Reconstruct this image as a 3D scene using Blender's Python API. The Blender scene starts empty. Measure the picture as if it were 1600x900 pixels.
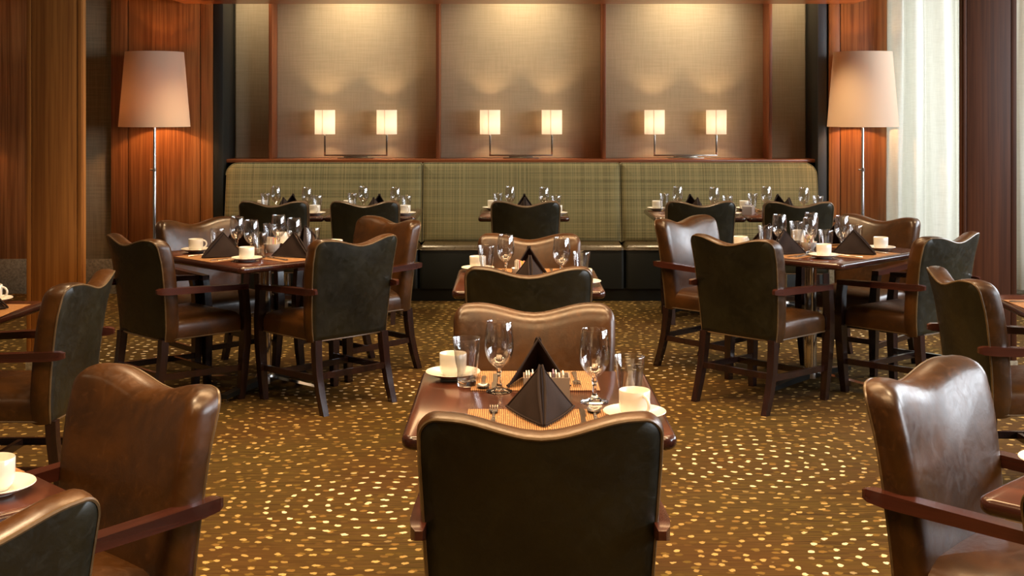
import bpy, bmesh, math, random
from mathutils import Vector, Matrix
random.seed(7)
sc = bpy.context.scene
R = math.radians
PI = math.pi
# ------------------------------------------------------------------ camera
cam_d = bpy.data.cameras.new('camera'); cam = bpy.data.objects.new('camera', cam_d)
sc.collection.objects.link(cam); sc.camera = cam
cam.location = (0, 0, 1.52); cam.rotation_euler = (R(90), 0, 0)
cam_d.sensor_width = 36; cam_d.lens = 1980 / 1600 * 36
cam_d.shift_x = 3 / 1600; cam_d.shift_y = -280 / 1600
cam_d.clip_start = 0.05; cam_d.clip_end = 100
# ------------------------------------------------------------------ world, exposure
w = bpy.data.worlds.new('world'); sc.world = w; w.use_nodes = True
w.node_tree.nodes['Background'].inputs[0].default_value = (0.90, 0.95, 1.0, 1)
w.node_tree.nodes['Background'].inputs[1].default_value = 1.6
sc.view_settings.view_transform = 'Standard'; sc.view_settings.look = 'None'
sc.view_settings.exposure = 0.40; sc.view_settings.gamma = 1
sc.cycles.caustics_reflective = False; sc.cycles.caustics_refractive = False
sc.cycles.max_bounces = 8; sc.cycles.transparent_max_bounces = 24
sc.cycles.sample_clamp_indirect = 4.0
# ------------------------------------------------------------------ large lights
WARM = (1.0, 0.70, 0.40)
def area(name, loc, rot, sx, sy, power, col, spread=None):
    l = bpy.data.lights.new(name, 'AREA'); l.shape = 'RECTANGLE'; l.size = sx; l.size_y = sy
    l.energy = power; l.color = col
    if spread: l.spread = R(spread)
    o = bpy.data.objects.new(name, l); sc.collection.objects.link(o)
    o.location = loc; o.rotation_euler = rot; return o
def spot(name, loc, power, col, ang=90, blend=.6, rad=.05, aim=None):
    l = bpy.data.lights.new(name, 'SPOT'); l.energy = power; l.color = col
    l.spot_size = R(ang); l.spot_blend = blend; l.shadow_soft_size = rad
    o = bpy.data.objects.new(name, l); sc.collection.objects.link(o); o.location = loc
    if aim: o.rotation_euler = (Vector(aim) - Vector(loc)).to_track_quat('-Z', 'Y').to_euler()
    return o
# daylight outside the windows of the right-hand wall and behind the sheer curtain
area('daylight', (5.55, 2.6, 1.95), (0, R(90), 0), 1.7, 3.0, 270, (.86, .93, 1))
area('daylight', (5.55, 6.6, 1.95), (0, R(90), 0), 1.7, 3.0, 185, (.86, .93, 1))
area('daylight', (5.55, 9.2, 2.1), (0, R(90), 0), 1.4, 1.5, 110, (.86, .93, 1))  # light of an added window, brightens the right wood wall and panels
area('daylight', (3.9, 11.25, 1.6), (R(-90), 0, 0), 1.7, 2.9, 50, (1, .99, .94))
# warm downlights of the main ceiling (their housings are built with the ceiling)
DOWN = [(x, y) for y in (0.6, 2.9, 5.2, 7.5) for x in (-3.6, -1.3, 1.3, 3.6)]
for x, y in DOWN:
    l = spot('downlight', (x, y, 2.84), 110, WARM, 115, .9, .16)
for y in (1.9, 4.1, 6.3):
    area('light_coffer', (0, y, 2.85), (0, 0, 0), 2.2, .7, 52, (1, .62, .30), 130)
CAN = [(-2.15, 9.55), (-1.0, 9.55), (.09, 9.55), (1.2, 9.55), (2.3, 9.55)]
for x, y in CAN:
    spot('canopy_downlight', (x, y, 2.34), 55, (1, .74, .42), 100, .8, .04)

WASH = [-1.305, .09, 1.48]
for x, e in [(x, 46) for x in WASH] + [(-2.18, 20), (2.36, 20)]:  # the two weak end-bay spots are added to lift those bays
    spot('wall_wash_light', (x, 10.47, 2.86), e, (1, .80, .54), 130, 1., .06, (x, 10.7, 0))
# ------------------------------------------------------------------ node helpers
class NT:
    def __init__(s, name):
        s.m = bpy.data.materials.new(name); s.m.use_nodes = True
        s.t = s.m.node_tree; s.n = s.t.nodes; s.b = s.n['Principled BSDF']; s.out = s.n['Material Output']
    def new(s, typ, **k):
        n = s.n.new(typ)
        for a, v in k.items(): setattr(n, a, v)
        return n
    def put(s, sock, v):
        if isinstance(v, bpy.types.NodeSocket): s.t.links.new(v, sock)
        elif v is not None: sock.default_value = v
    def m_(s, op, a, b=None, c=None):
        n = s.new('ShaderNodeMath', operation=op)
        s.put(n.inputs[0], a)
        if b is not None: s.put(n.inputs[1], b)
        if c is not None: s.put(n.inputs[2], c)
        return n.outputs[0]
    def ss(s, v, lo, hi, a=0., b=1.):
        n = s.new('ShaderNodeMapRange', interpolation_type='SMOOTHSTEP')
        s.put(n.inputs[0], v); n.inputs[1].default_value = lo; n.inputs[2].default_value = hi
        n.inputs[3].default_value = a; n.inputs[4].default_value = b
        return n.outputs[0]
    def mix(s, f, a, b, mode='MIX'):
        n = s.new('ShaderNodeMix', data_type='RGBA', blend_type=mode)
        s.put(n.inputs[0], f); s.put(n.inputs[6], c4(a)); s.put(n.inputs[7], c4(b))
        return n.outputs[2]
    def pos(s, obj=False):
        if obj: return s.new('ShaderNodeTexCoord').outputs['Object']
        return s.new('ShaderNodeNewGeometry').outputs['Position']
    def scale(s, v, sc3):
        n = s.new('ShaderNodeVectorMath', operation='MULTIPLY'); s.put(n.inputs[0], v); n.inputs[1].default_value = sc3
        return n.outputs[0]
    def noise(s, v, scale=5., detail=3., rough=.5, dist=0.):
        n = s.new('ShaderNodeTexNoise'); s.put(n.inputs['Vector'], v)
        n.inputs['Scale'].default_value = scale; n.inputs['Detail'].default_value = detail
        n.inputs['Roughness'].default_value = rough; n.inputs['Distortion'].default_value = dist
        return n.outputs['Fac']
    def bump(s, h, strength=.2, dist=.01):
        n = s.new('ShaderNodeBump'); n.inputs['Strength'].default_value = strength; n.inputs['Distance'].default_value = dist
        s.put(n.inputs['Height'], h); s.put(s.b.inputs['Normal'], n.outputs[0])
    def set(s, **k):
        for a, v in k.items():
            a = {'color': 'Base Color', 'rough': 'Roughness', 'metal': 'Metallic', 'spec': 'Specular IOR Level', 'coat': 'Coat Weight',
                 'coatr': 'Coat Roughness', 'sheen': 'Sheen Weight', 'trans': 'Transmission Weight', 'ior': 'IOR',
                 'emit': 'Emission Color', 'estr': 'Emission Strength'}[a]
            s.put(s.b.inputs[a], c4(v) if a in ('Base Color', 'Emission Color') else v)
        return s
def c4(v):
    if isinstance(v, tuple) and len(v) == 3: return (*v, 1)
    return v
def simple(name, color, rough=.5, **k):
    t = NT(name); t.set(color=color, rough=rough, **k); return t.m

def wood(name, dark, light, rough=.35, axis='z', fine=1.0, coat=.0, streak=.5, obj=False, spec=.5):
    t = NT(name); p = t.pos(obj)
    a = {'z': (60 * fine, 60 * fine, 1.2), 'x': (1.6, 50 * fine, 50 * fine), 'y': (50 * fine, 1.6, 50 * fine)}[axis]
    b = {'z': (9, 9, .25), 'x': (.4, 9, 9), 'y': (9, .4, 9)}[axis]
    f1 = t.noise(t.scale(p, a), 1., 4., .6, .3); f2 = t.noise(t.scale(p, b), 1., 3., .5, .8)
    f = t.m_('ADD', t.m_('MULTIPLY', f1, 1 - streak), t.m_('MULTIPLY', f2, streak))
    f = t.ss(f, .34, .66)
    t.set(color=t.mix(f, dark, light), rough=rough, coat=coat, coatr=.12, spec=spec)
    t.bump(f1, .06, .003)
    return t.m
M = {}
M['wall_wood'] = wood('wall_wood', (.20, .064, .015), (.42, .158, .045), .42, streak=.35, coat=.05, spec=.35)
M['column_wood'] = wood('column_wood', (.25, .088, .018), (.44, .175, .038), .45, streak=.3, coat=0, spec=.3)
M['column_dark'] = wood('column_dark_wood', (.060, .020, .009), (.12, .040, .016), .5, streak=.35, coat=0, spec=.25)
M['fin_wood'] = wood('fin_wood', (.16, .045, .014), (.26, .08, .025), .4)
M['canopy_wood'] = wood('canopy_wood', (.30, .085, .018), (.50, .16, .035), .3, 'x', coat=.2)
M['ledge_wood'] = wood('ledge_wood', (.15, .04, .013), (.26, .075, .024), .33, 'x', coat=.2)
M['chair_wood'] = wood('chair_wood', (.010, .0055, .0045), (.030, .011, .008), .27, 'z', .8, .25, obj=True)
M['arm_wood'] = wood('arm_wood', (.032, .010, .007), (.075, .020, .013), .25, 'y', .8, .35, obj=True)
M['table_wood'] = wood('table_wood', (.040, .013, .008), (.105, .034, .018), .2, 'y', .8, .4, obj=True)
M['table_edge'] = wood('table_edge_wood', (.022, .008, .006), (.050, .015, .010), .22, 'y', .8, .4, obj=True)

def leather(name, c1, c2, rough, coat=.25):
    t = NT(name); p = t.pos(True)
    n1 = t.noise(p, 5., 4., .6, .5); n2 = t.noise(p, 140., 3., .6); n3 = t.noise(p, 26., 5., .7, 1.2)
    f = t.ss(n1, .35, .7)
    col = t.mix(f, c1, c2)
    col = t.mix(t.ss(n3, .52, .75, 0, .35), col, tuple(v * 1.9 for v in c2))
    t.set(color=col, rough=t.ss(n3, .3, .75, rough - .05, rough + .12), coat=coat, coatr=.22)
    t.bump(t.m_('ADD', t.m_('MULTIPLY', n2, .5), n3), .10, .004)
    return t.m
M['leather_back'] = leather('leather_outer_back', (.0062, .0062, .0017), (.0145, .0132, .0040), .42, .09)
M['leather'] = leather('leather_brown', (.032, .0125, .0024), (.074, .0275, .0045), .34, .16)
M['welt'] = leather('leather_welt', (.085, .055, .026), (.14, .090, .045), .32, .3)  # pale piping, colour lightened to stand in for a thin edge highlight
M['vinyl_black'] = simple('banquette_base_black', (.006, .008, .0065), .45)
M['seat_leather'] = leather('banquette_seat_leather', (.040, .026, .010), (.065, .042, .016), .3, .4)
M['chrome'] = simple('polished_steel', (.62, .62, .62), .14, metal=1.0)
M['brushed'] = simple('brushed_steel', (.45, .44, .43), .28, metal=1.0)
M['nickel'] = simple('satin_nickel', (.50, .46, .40), .22, metal=1.0)
M['cutlery'] = simple('cutlery_steel', (.60, .57, .53), .2, metal=1.0)
M['black_metal'] = simple('black_metal', (.008, .010, .011), .3, coat=.3)
M['porcelain'] = simple('white_porcelain', (.80, .78, .72), .18, coat=.4)
M['jamb_black'] = simple('jamb_black', (.012, .014, .012), .5)
M['jamb_blue'] = simple('jamb_blue_grey', (.045, .052, .060), .42)

def fabric(name, c1, c2, s=90., lx=1., lz=1., rough=.85, xonly=False):
    t = NT(name); p = t.pos()
    v = t.noise(t.scale(p, (s, s, s * .05)), 1., 2., .5); h = t.noise(t.scale(p, (s * .05, s * .05, s)), 1., 2., .5)
    f = t.m_('ADD', t.m_('MULTIPLY', v, .5), t.m_('MULTIPLY', h, .5))
    f = t.ss(f, .38, .62)
    t.set(color=t.mix(f, c1, c2), rough=rough, spec=.25); t.bump(f, .12, .002)
    return t.m
M['panel_fabric'] = fabric('wall_panel_fabric', (.47, .385, .25), (.52, .43, .285), 90)
M['strip_fabric'] = fabric('strip_fabric', (.26, .215, .135), (.33, .275, .175), 80)
def plaid():
    t = NT('banquette_plaid'); p = t.pos()
    v = t.noise(t.scale(p, (150, 0, .3)), 1., 3., .6); h = t.noise(t.scale(p, (.3, 0, 170)), 1., 3., .6)
    v2 = t.noise(t.scale(p, (26, 0, .2)), 1., 1., .5); h2 = t.noise(t.scale(p, (.2, 0, 30)), 1., 1., .5)
    f = t.m_('ADD', v, h); f = t.ss(f, .82, 1.16)
    g = t.ss(t.m_('ADD', v2, h2), .8, 1.2)
    c = t.mix(f, (.092, .084, .036), (.225, .192, .090)); c = t.mix(t.m_('MULTIPLY', g, .35), c, (.145, .138, .068))
    t.set(color=c, rough=.8, spec=.25, sheen=.2); t.bump(f, .2, .002)
    return t.m
M['plaid'] = plaid()
def stone():
    t = NT('stone_base'); p = t.pos()
    f = t.noise(p, 60., 4., .7); t.set(color=t.mix(t.ss(f, .35, .65), (.20, .165, .11), (.36, .31, .22)), rough=.55)
    return t.m
M['stone'] = stone()
M['plaster'] = simple('ceiling_plaster', (.42, .34, .24), .9)
M['plaster_wall'] = simple('wall_paint', (.30, .22, .14), .9)

def napkin_mat():
    t = NT('napkin_cloth'); p = t.pos(True)
    n = t.noise(t.scale(p, (900, 900, 900)), 1., 2.); f = t.noise(p, 12., 3.)
    t.set(color=t.mix(f, (.013, .0085, .0080), (.034, .0225, .0205)), rough=.8, spec=.15)
    t.bump(n, .15, .001)
    return t.m
M['napkin'] = napkin_mat()
def mat_mat():
    t = NT('placemat_bamboo'); p = t.pos(True)
    v = t.noise(t.scale(p, (230, 6, 1)), 1., 2., .7); w_ = t.noise(t.scale(p, (140, 55, 1)), 1., 2., .6)
    wv = t.new('ShaderNodeTexWave', bands_direction='X'); t.put(wv.inputs[0], p); wv.inputs['Scale'].default_value = 58.
    wv.inputs['Distortion'].default_value = 1.6; wv.inputs['Detail Scale'].default_value = 6.
    f = t.m_('ADD', t.m_('MULTIPLY', wv.outputs['Fac'], .55), t.m_('MULTIPLY', v, .5))
    c = t.mix(t.ss(f, .3, .75), (.11, .038, .012), (.47, .24, .085))
    c = t.mix(t.ss(w_, .62, .72), c, (.66, .42, .19))
    t.set(color=c, rough=.55); t.bump(f, .3, .002)
    return t.m
M['placemat'] = mat_mat()

def glass_thin():
    t = NT('thin_glass'); lw = t.new('ShaderNodeLayerWeight'); lw.inputs[0].default_value = .22
    tr = t.new('ShaderNodeBsdfTransparent'); tr.inputs[0].default_value = (.93, .93, .93, 1)
    gl = t.new('ShaderNodeBsdfGlossy'); gl.inputs['Roughness'].default_value = .04; gl.inputs[0].default_value = (1, 1, 1, 1)
    f = t.m_('MINIMUM', t.m_('ADD', t.m_('MULTIPLY', t.m_('POWER', lw.outputs['Facing'], 1.3), .85), .09), .95)
    mx = t.new('ShaderNodeMixShader'); t.put(mx.inputs[0], f); t.t.links.new(tr.outputs[0], mx.inputs[1]); t.t.links.new(gl.outputs[0], mx.inputs[2])
    t.t.links.new(mx.outputs[0], t.out.inputs[0]); return t.m
M['glass'] = glass_thin()
M['glass_solid'] = simple('solid_glass', (1, 1, 1), .0, trans=1.0, ior=1.45)
def shade(name, col, emis, estr, tw=.6):
    t = NT(name); t.set(color=col, rough=.9, emit=emis, estr=estr, spec=.1)
    tl = t.new('ShaderNodeBsdfTranslucent'); tl.inputs[0].default_value = c4(col)
    n = t.noise(t.scale(t.pos(True), (260, 260, 260)), 1., 2.); t.bump(n, .1, .001)
    mx = t.new('ShaderNodeMixShader'); mx.inputs[0].default_value = tw
    t.t.links.new(t.b.outputs[0], mx.inputs[1]); t.t.links.new(tl.outputs[0], mx.inputs[2]); t.t.links.new(mx.outputs[0], t.out.inputs[0])
    return t.m
M['floor_shade'] = shade('linen_shade', (.72, .56, .42), (1, .6, .35), .0, .22)
M['small_shade'] = shade('lit_shade', (.90, .86, .80), (1, .78, .55), .35, .6)
def bulb_mat():
    t = NT('bulb_glass'); tr = t.new('ShaderNodeBsdfTransparent'); em = t.new('ShaderNodeEmission')
    em.inputs[0].default_value = (1, .65, .35, 1); em.inputs[1].default_value = 4.; ad = t.new('ShaderNodeAddShader')
    t.t.links.new(tr.outputs[0], ad.inputs[0]); t.t.links.new(em.outputs[0], ad.inputs[1]); t.t.links.new(ad.outputs[0], t.out.inputs[0]); return t.m
M['bulb'] = bulb_mat()
def curtain_mat():
    t = NT('sheer_curtain'); p = t.pos()
    n = t.noise(t.scale(p, (12, 12, 160)), 1., 2.); n2 = t.noise(t.scale(p, (160, 160, 8)), 1., 2.)
    c = t.mix(t.m_('MULTIPLY', t.m_('ADD', n, n2), .5), (.58, .58, .50), (.86, .86, .78))
    df = t.new('ShaderNodeBsdfDiffuse'); t.put(df.inputs[0], c); tl = t.new('ShaderNodeBsdfTranslucent'); t.put(tl.inputs[0], c)
    mx = t.new('ShaderNodeMixShader'); mx.inputs[0].default_value = .45
    t.t.links.new(df.outputs[0], mx.inputs[1]); t.t.links.new(tl.outputs[0], mx.inputs[2]); t.t.links.new(mx.outputs[0], t.out.inputs[0])
    return t.m
M['curtain'] = curtain_mat()
M['caddy_grey'] = simple('caddy_grey', (.30, .25, .225), .35)
M['packet_white'] = simple('packet_white', (.78, .74, .66), .6)
M['packet_pink'] = simple('packet_pink', (.70, .30, .26), .6)
M['packet_yellow'] = simple('packet_yellow', (.75, .55, .16), .6)
M['packet_blue'] = simple('packet_mauve', (.22, .16, .26), .6)

def carpet():
    t = NT('carpet'); P = t.pos()
    sx = t.new('ShaderNodeSeparateXYZ'); t.put(sx.inputs[0], P)
    X, Y = sx.outputs[0], sx.outputs[1]
    cs = [(-.503, 4.88), (1.07, 5.46), (1.38, 4.25), (-.79, 6.84), (.75, 7.5), (-1.95, 5.75), (-.25, 3.2), (2.5, 6.2),
          (-2.3, 7.9), (2.1, 8.6), (-.5, 8.7), (-1.7, 3.9), (2.5, 4.6), (.3, 6.1)]
    best = None; bx = None; by = None; br = None
    for i, (cx, cy) in enumerate(cs):
        dx = t.m_('SUBTRACT', X, cx); dy = t.m_('SUBTRACT', Y, cy)
        d = t.m_('SQRT', t.m_('ADD', t.m_('MULTIPLY', dx, dx), t.m_('MULTIPLY', dy, dy)))
        bright = 1. if i in (0, 1, 2, 3, 4, 8, 9, 12) else .0
        if best is None: best, bx, by, br = d, dx, dy, bright
        else:
            k = t.m_('LESS_THAN', d, best)
            def sel(a, b):
                n = t.new('ShaderNodeMix', data_type='FLOAT'); t.put(n.inputs[0], k); t.put(n.inputs[2], b); t.put(n.inputs[3], a); return n.outputs[0]
            bx, by, br = sel(dx, bx), sel(dy, by), sel(bright, br); best = t.m_('MINIMUM', d, best)
    dr = .08
    rr = t.m_('DIVIDE', best, dr); ring = t.m_('FLOOR', rr); v = t.m_('SUBTRACT', rr, ring)
    th = t.m_('DIVIDE', t.m_('ARCTAN2', by, bx), 2 * PI)
    n_ = t.m_('ROUND', t.m_('MULTIPLY', t.m_('ADD', ring, .5), 2 * PI * dr / .072))
    uu = t.m_('ADD', t.m_('MULTIPLY', th, n_), t.m_('MULTIPLY', ring, .37)); ui = t.m_('FLOOR', uu); u = t.m_('SUBTRACT', uu, ui)
    wn = t.new('ShaderNodeTexWhiteNoise', noise_dimensions='3D'); cmb = t.new('ShaderNodeCombineXYZ')
    t.put(cmb.inputs[0], ring); t.put(cmb.inputs[1], ui); t.put(cmb.inputs[2], t.m_('ROUND', t.m_('MULTIPLY', br, 7.)))
    t.put(wn.inputs[0], cmb.outputs[0]); rc = t.new('ShaderNodeSeparateColor'); t.put(rc.inputs[0], wn.outputs['Color'])
    jit = t.ss(best, .35, .6, .22, .75)
    ju = t.m_('ADD', u, t.m_('MULTIPLY', t.m_('SUBTRACT', rc.outputs[0], .5), jit))
    jv = t.m_('ADD', v, t.m_('MULTIPLY', t.m_('SUBTRACT', rc.outputs[1], .5), jit))
    du = t.m_('MULTIPLY', t.m_('SUBTRACT', ju, .5), .072 / .0138); dv = t.m_('MULTIPLY', t.m_('SUBTRACT', jv, .5), .08 / .0105)
    wob = t.m_('MULTIPLY', t.m_('SUBTRACT', t.noise(P, 75., 2.), .5), 3.0)
    dist = t.m_('ADD', t.m_('ADD', t.m_('MULTIPLY', du, du), t.m_('MULTIPLY', dv, dv)), wob)
    dot = t.ss(dist, .75, 1.15, 1., 0.)
    lines = t.noise(t.scale(P, (5, 170, 1)), 1., 3., .7); big = t.noise(P, 1.3, 3.)
    lines2 = t.ss(t.noise(t.scale(P, (1.2, 75, 1)), 1., 2., .6), .35, .65)
    base = t.mix(t.ss(lines, .3, .7), (.015, .0075, .0024), (.098, .058, .017))
    base = t.mix(t.m_('MULTIPLY', lines2, .45), base, (.085, .060, .009))
    base = t.mix(t.ss(big, .35, .7, 0, .5), base, (.07, .028, .008))
    vo = t.new('ShaderNodeTexVoronoi', voronoi_dimensions='2D'); t.put(vo.inputs['Vector'], t.scale(P, (1, 1.25, 1))); vo.inputs['Scale'].default_value = 13.
    vs = t.new('ShaderNodeSeparateColor'); t.put(vs.inputs[0], vo.outputs['Color'])
    vd = t.ss(t.m_('ADD', vo.outputs['Distance'], t.m_('MULTIPLY', t.m_('SUBTRACT', t.noise(P, 75., 2.), .5), .25)), .15, .22, 1., 0.)
    base = t.mix(t.m_('MULTIPLY', vd, t.ss(vs.outputs[0],   .3, .6, .10, .55)), base, t.mix(vs.outputs[1], (.16, .11, .020), (.30, .17, .045)))
    far_c = t.mix(rc.outputs[2], (.24, .155, .040), (.48, .34, .13))
    near_c = t.mix(rc.outputs[2], (.58, .46, .25), (.78, .67, .45))
    nb = t.m_('MULTIPLY', t.ss(best, .41, .46, 1., 0.), br)
    c = t.mix(t.m_('MULTIPLY', dot, t.ss(rc.outputs[2], .05, .2, .35, .95)), base, t.mix(nb, far_c, near_c))
    t.set(color=c, rough=.95, spec=.1); t.bump(lines, .35, .004)
    return t.m
M['carpet'] = carpet()

# ------------------------------------------------------------------ mesh helpers
def obj(name, me, parent=None, loc=None, rot=None):
    o = bpy.data.objects.new(name, me); sc.collection.objects.link(o)
    if parent: o.parent = parent
    if loc is not None: o.location = loc
    if rot is not None: o.rotation_euler = rot
    return o
def mesh_of(bm, name, mats, smooth=True, angle=40):
    bmesh.ops.recalc_face_normals(bm, faces=bm.faces)
    me = bpy.data.meshes.new(name); bm.to_mesh(me); bm.free()
    for m in (mats if isinstance(mats, (list, tuple)) else [mats]): me.materials.append(M[m] if isinstance(m, str) else m)
    if smooth:
        me.shade_smooth(); me.set_sharp_from_angle(angle=R(angle))
    return me
def bm_box(bm, x0, x1, y0, y1, z0, z1, bev=0, seg=2, mi=0):
    vs = [bm.verts.new((x, y, z)) for z in (z0, z1) for y in (y0, y1) for x in (x0, x1)]
    fs = [bm.faces.new([vs[i] for i in f]) for f in ((0, 2, 3, 1), (4, 5, 7, 6), (0, 1, 5, 4), (2, 6, 7, 3), (0, 4, 6, 2), (1, 3, 7, 5))]
    for f in fs: f.material_index = mi
    if bev:
        es = list({e for f in fs for e in f.edges})
        bmesh.ops.bevel(bm, geom=es, offset=bev, segments=seg, profile=.5, affect='EDGES')
    return bm
def box(name, x0, x1, y0, y1, z0, z1, mat, bev=0, seg=2):
    bm = bmesh.new(); bm_box(bm, x0, x1, y0, y1, z0, z1, bev, seg); return mesh_of(bm, name, mat)
def bm_rings(bm, rings, cap0=True, cap1=True, close=True, mi=0):
    vr = [[bm.verts.new(p) for p in r] for r in rings]; n = len(rings[0])
    for a, b in zip(vr, vr[1:]):
        for i in range(n if close else n - 1):
            j = (i + 1) % n
            f = bm.faces.new((a[i], a[j], b[j], b[i])); f.material_index = mi
    if cap0: bm.faces.new(list(reversed(vr[0]))).material_index = mi
    if cap1: bm.faces.new(vr[-1]).material_index = mi
    return bm
def circ(r, z, n, cx=0, cy=0): return [(cx + r * math.cos(2 * PI * i / n), cy + r * math.sin(2 * PI * i / n), z) for i in range(n)]
def bm_lathe(bm, prof, n=28, cap0=False, cap1=False, mi=0, cx=0, cy=0):
    return bm_rings(bm, [circ(max(r, .0003), z, n, cx, cy) for r, z in prof], cap0, cap1, True, mi)
def bm_tube(bm, pts, r, n=10, cyclic=False, mi=0):
    pts = [Vector(p) for p in pts]; rings = []; N = len(pts); up = None
    for i, p in enumerate(pts):
        a = pts[(i - 1) % N] if (cyclic or i > 0) else p; b = pts[(i + 1) % N] if (cyclic or i < N - 1) else p
        d = (b - a).normalized()
        if up is None: up = d.orthogonal().normalized()
        up = (up - d * up.dot(d)).normalized(); q = d.cross(up)
        rr = r[i] if isinstance(r, (list, tuple)) else r
        rings.append([p + (up * math.cos(2 * PI * k / n) + q * math.sin(2 * PI * k / n)) * rr for k in range(n)])
    if cyclic: rings.append(rings[0]); vr = None
    if cyclic:
        vr = [[bm.verts.new(p) for p in rg] for rg in rings[:-1]]
        for i in range(N):
            a, b = vr[i], vr[(i + 1) % N]
            for k in range(n): bm.faces.new((a[k], a[(k + 1) % n], b[(k + 1) % n], b[k])).material_index = mi
    else: bm_rings(bm, rings, True, True, True, mi)
    return bm
def loft_rect(secs, name, mat, bev=.004):
    """secs: list of (centre, half vector a, half vector b)"""
    bm = bmesh.new(); rings = []
    for c, a, b in secs:
        c, a, b = Vector(c), Vector(a), Vector(b); rings.append([c - a - b, c + a - b, c + a + b, c - a + b])
    bm_rings(bm, rings)
    if bev:
        es = [e for e in bm.edges if len(e.link_faces) == 2 and e.calc_face_angle(0) > R(50)]
        bmesh.ops.bevel(bm, geom=es, offset=bev, segments=2, profile=.5, affect='EDGES')
    return mesh_of(bm, name, mat)
def rrect(w, d, r, n=6, cx=0, cy=0):
    out = []
    for qx, qy, a0 in ((1, 1, 0), (-1, 1, 90), (-1, -1, 180), (1, -1, 270)):
        for k in range(n + 1):
            a = R(a0 + 90 * k / n); out.append((cx + qx * (w - r) + r * math.cos(a), cy + qy * (d - r) + r * math.sin(a)))
    return out
def inset(poly, s):
    n = len(poly); out = []
    for i in range(n):
        a, p, b = poly[i - 1], poly[i], poly[(i + 1) % n]
        tx, ty = b[0] - a[0], b[1] - a[1]; L = math.hypot(tx, ty) or 1
        out.append((p[0] - ty / L * s * 1, p[1] + tx / L * s))
    return out
def tag(o, label=None, cat=None, group=None, kind=None):
    if label: o['label'] = label
    if cat: o['category'] = cat
    if group: o['group'] = group
    if kind: o['kind'] = kind
    return o
def empty(name, loc, rz=0, **k):
    o = bpy.data.objects.new(name, None); sc.collection.objects.link(o); o.location = loc; o.rotation_euler = (0, 0, rz)
    o.empty_display_size = .1
    return tag(o, **k)
# a kit: list of (part name, mesh, [sub parts]); every placing makes objects of its own that share mesh data
def place(kit, name, loc, rz, label, cat, group=None):
    if isinstance(kit, tuple):
        r = obj(name, kit[0], None, loc, (0, 0, rz)); tag(r, label, cat, group); subs = kit[1]
    else:
        r = empty(name, loc, rz, label=label, cat=cat, group=group); subs = kit
    def add(items, par):
        for it in items:
            o = obj(it[0], it[1], par)
            if len(it) > 2: add(it[2], o)
    add(subs, r); return r

# ------------------------------------------------------------------ the room
def struct(name, me, parent=None):
    o = obj(name, me, parent)
    if parent is None: o['kind'] = 'structure'
    return o
CZ = 2.9
struct('floor', box('floor', -6.2, 5.4, -3.2, 11.0, -.05, 0, 'carpet'))
ceil = struct('ceiling', box('ceiling', -6.2, 5.4, -3.2, 11.0, CZ, CZ + .1, 'plaster'))
for y in (1.9, 4.1, 6.3): obj('coffer_frame', box('coffer_frame', -1.15, 1.15, y - .40, y + .40, 2.86, 2.9, 'brushed', .004), ceil)
for x, y in DOWN:
    bm = bmesh.new(); bm_lathe(bm, [(.17, 0), (.17, -.006), (.20, -.008), (.20, 0)], 24)
    obj('downlight_trim', mesh_of(bm, 'downlight_trim', 'brushed'), ceil, (x, y, CZ))
# recess wall with fabric panels
BY = 10.85
wb = struct('wall_back', box('wall_back', -2.36, 2.537, BY + .02, BY + .1, 0, CZ, 'strip_fabric'))
fin_x = [-2.005, -.605, .787, 2.178]
edges = [-2.36, -2.005, -.605, .787, 2.178, 2.537]
for a, b in zip(edges, edges[1:]):
    obj('fabric_panel', box('fabric_panel', a + .012, b - .012, BY - .005, BY + .02, 1.10, CZ - .01, 'panel_fabric', .004), wb)
for i, x in enumerate(fin_x):
    struct('trim_%d' % (i + 1), box('fin', x - .015, x + .015, 10.60, BY - .005, 1.10, CZ - .01, 'fin_wood', .003))
# jambs: black return faces of the recess, blue grey front on the right
struct('trim_5', box('jamb', -2.44, -2.36, 10.42, BY + .1, 0, CZ - .005, 'jamb_black', .003))
j = struct('trim_6', box('jamb', 2.537, 2.62, 10.45, BY + .1, 0, CZ - .005, 'jamb_black', .003))
obj('jamb_face', box('jamb_face', 2.537, 2.608, 10.438, 10.45, 0, CZ - .006, 'jamb_blue', .002), j)
# wood clad walls: separate panels with grooves between them
def clad(name, x0, x1, y, cuts, mat='wall_wood', base=True, z0=.286):
    w_ = struct(name, box(name, x0, x1, y + .02, y + .1, 0, CZ, 'jamb_black'))
    e = [x0] + cuts + [x1]
    for a, b in zip(e, e[1:]): obj('wood_panel', box('wood_panel', a + .003, b - .003, y, y + .02, z0, CZ - .01, mat, .002), w_)
    return w_
WY = 10.42
def px(x, d): return (x - 797) * d / 1980
wl = clad('wall_back_left', -3.285, -2.44, WY, [px(200, WY), px(313, WY)])
wr = clad('wall_back_right', 2.62, 3.12, WY, [px(1313, WY)])
wfl = clad('wall_far_left', -6.2, -3.97, WY, [-5.4, -4.7])
wfr = clad('wall_far_right', 4.12, 5.4, WY, [4.5, 5.0])
ws = struct('wall_strip_left', box('wall_strip', -3.97, -3.285, WY + .05, WY + .1, 0, CZ, 'strip_fabric'))
def base(name, x0, x1, y, step=.6):
    b = struct(name, box(name, x0, x1, y, y + .05, 0, .28, 'jamb_black'))
    x = x0
    while x < x1 - .01:
        xe = min(x + step, x1); obj('stone_tile', box('stone_tile', x + .002, xe - .002, y - .012, y, 0, .286, 'stone', .003), b); x = xe
base('baseboard_left', -6.1, -2.44, WY - .002)
base('baseboard_right', 2.62, 5.3, WY - .002)
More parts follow.
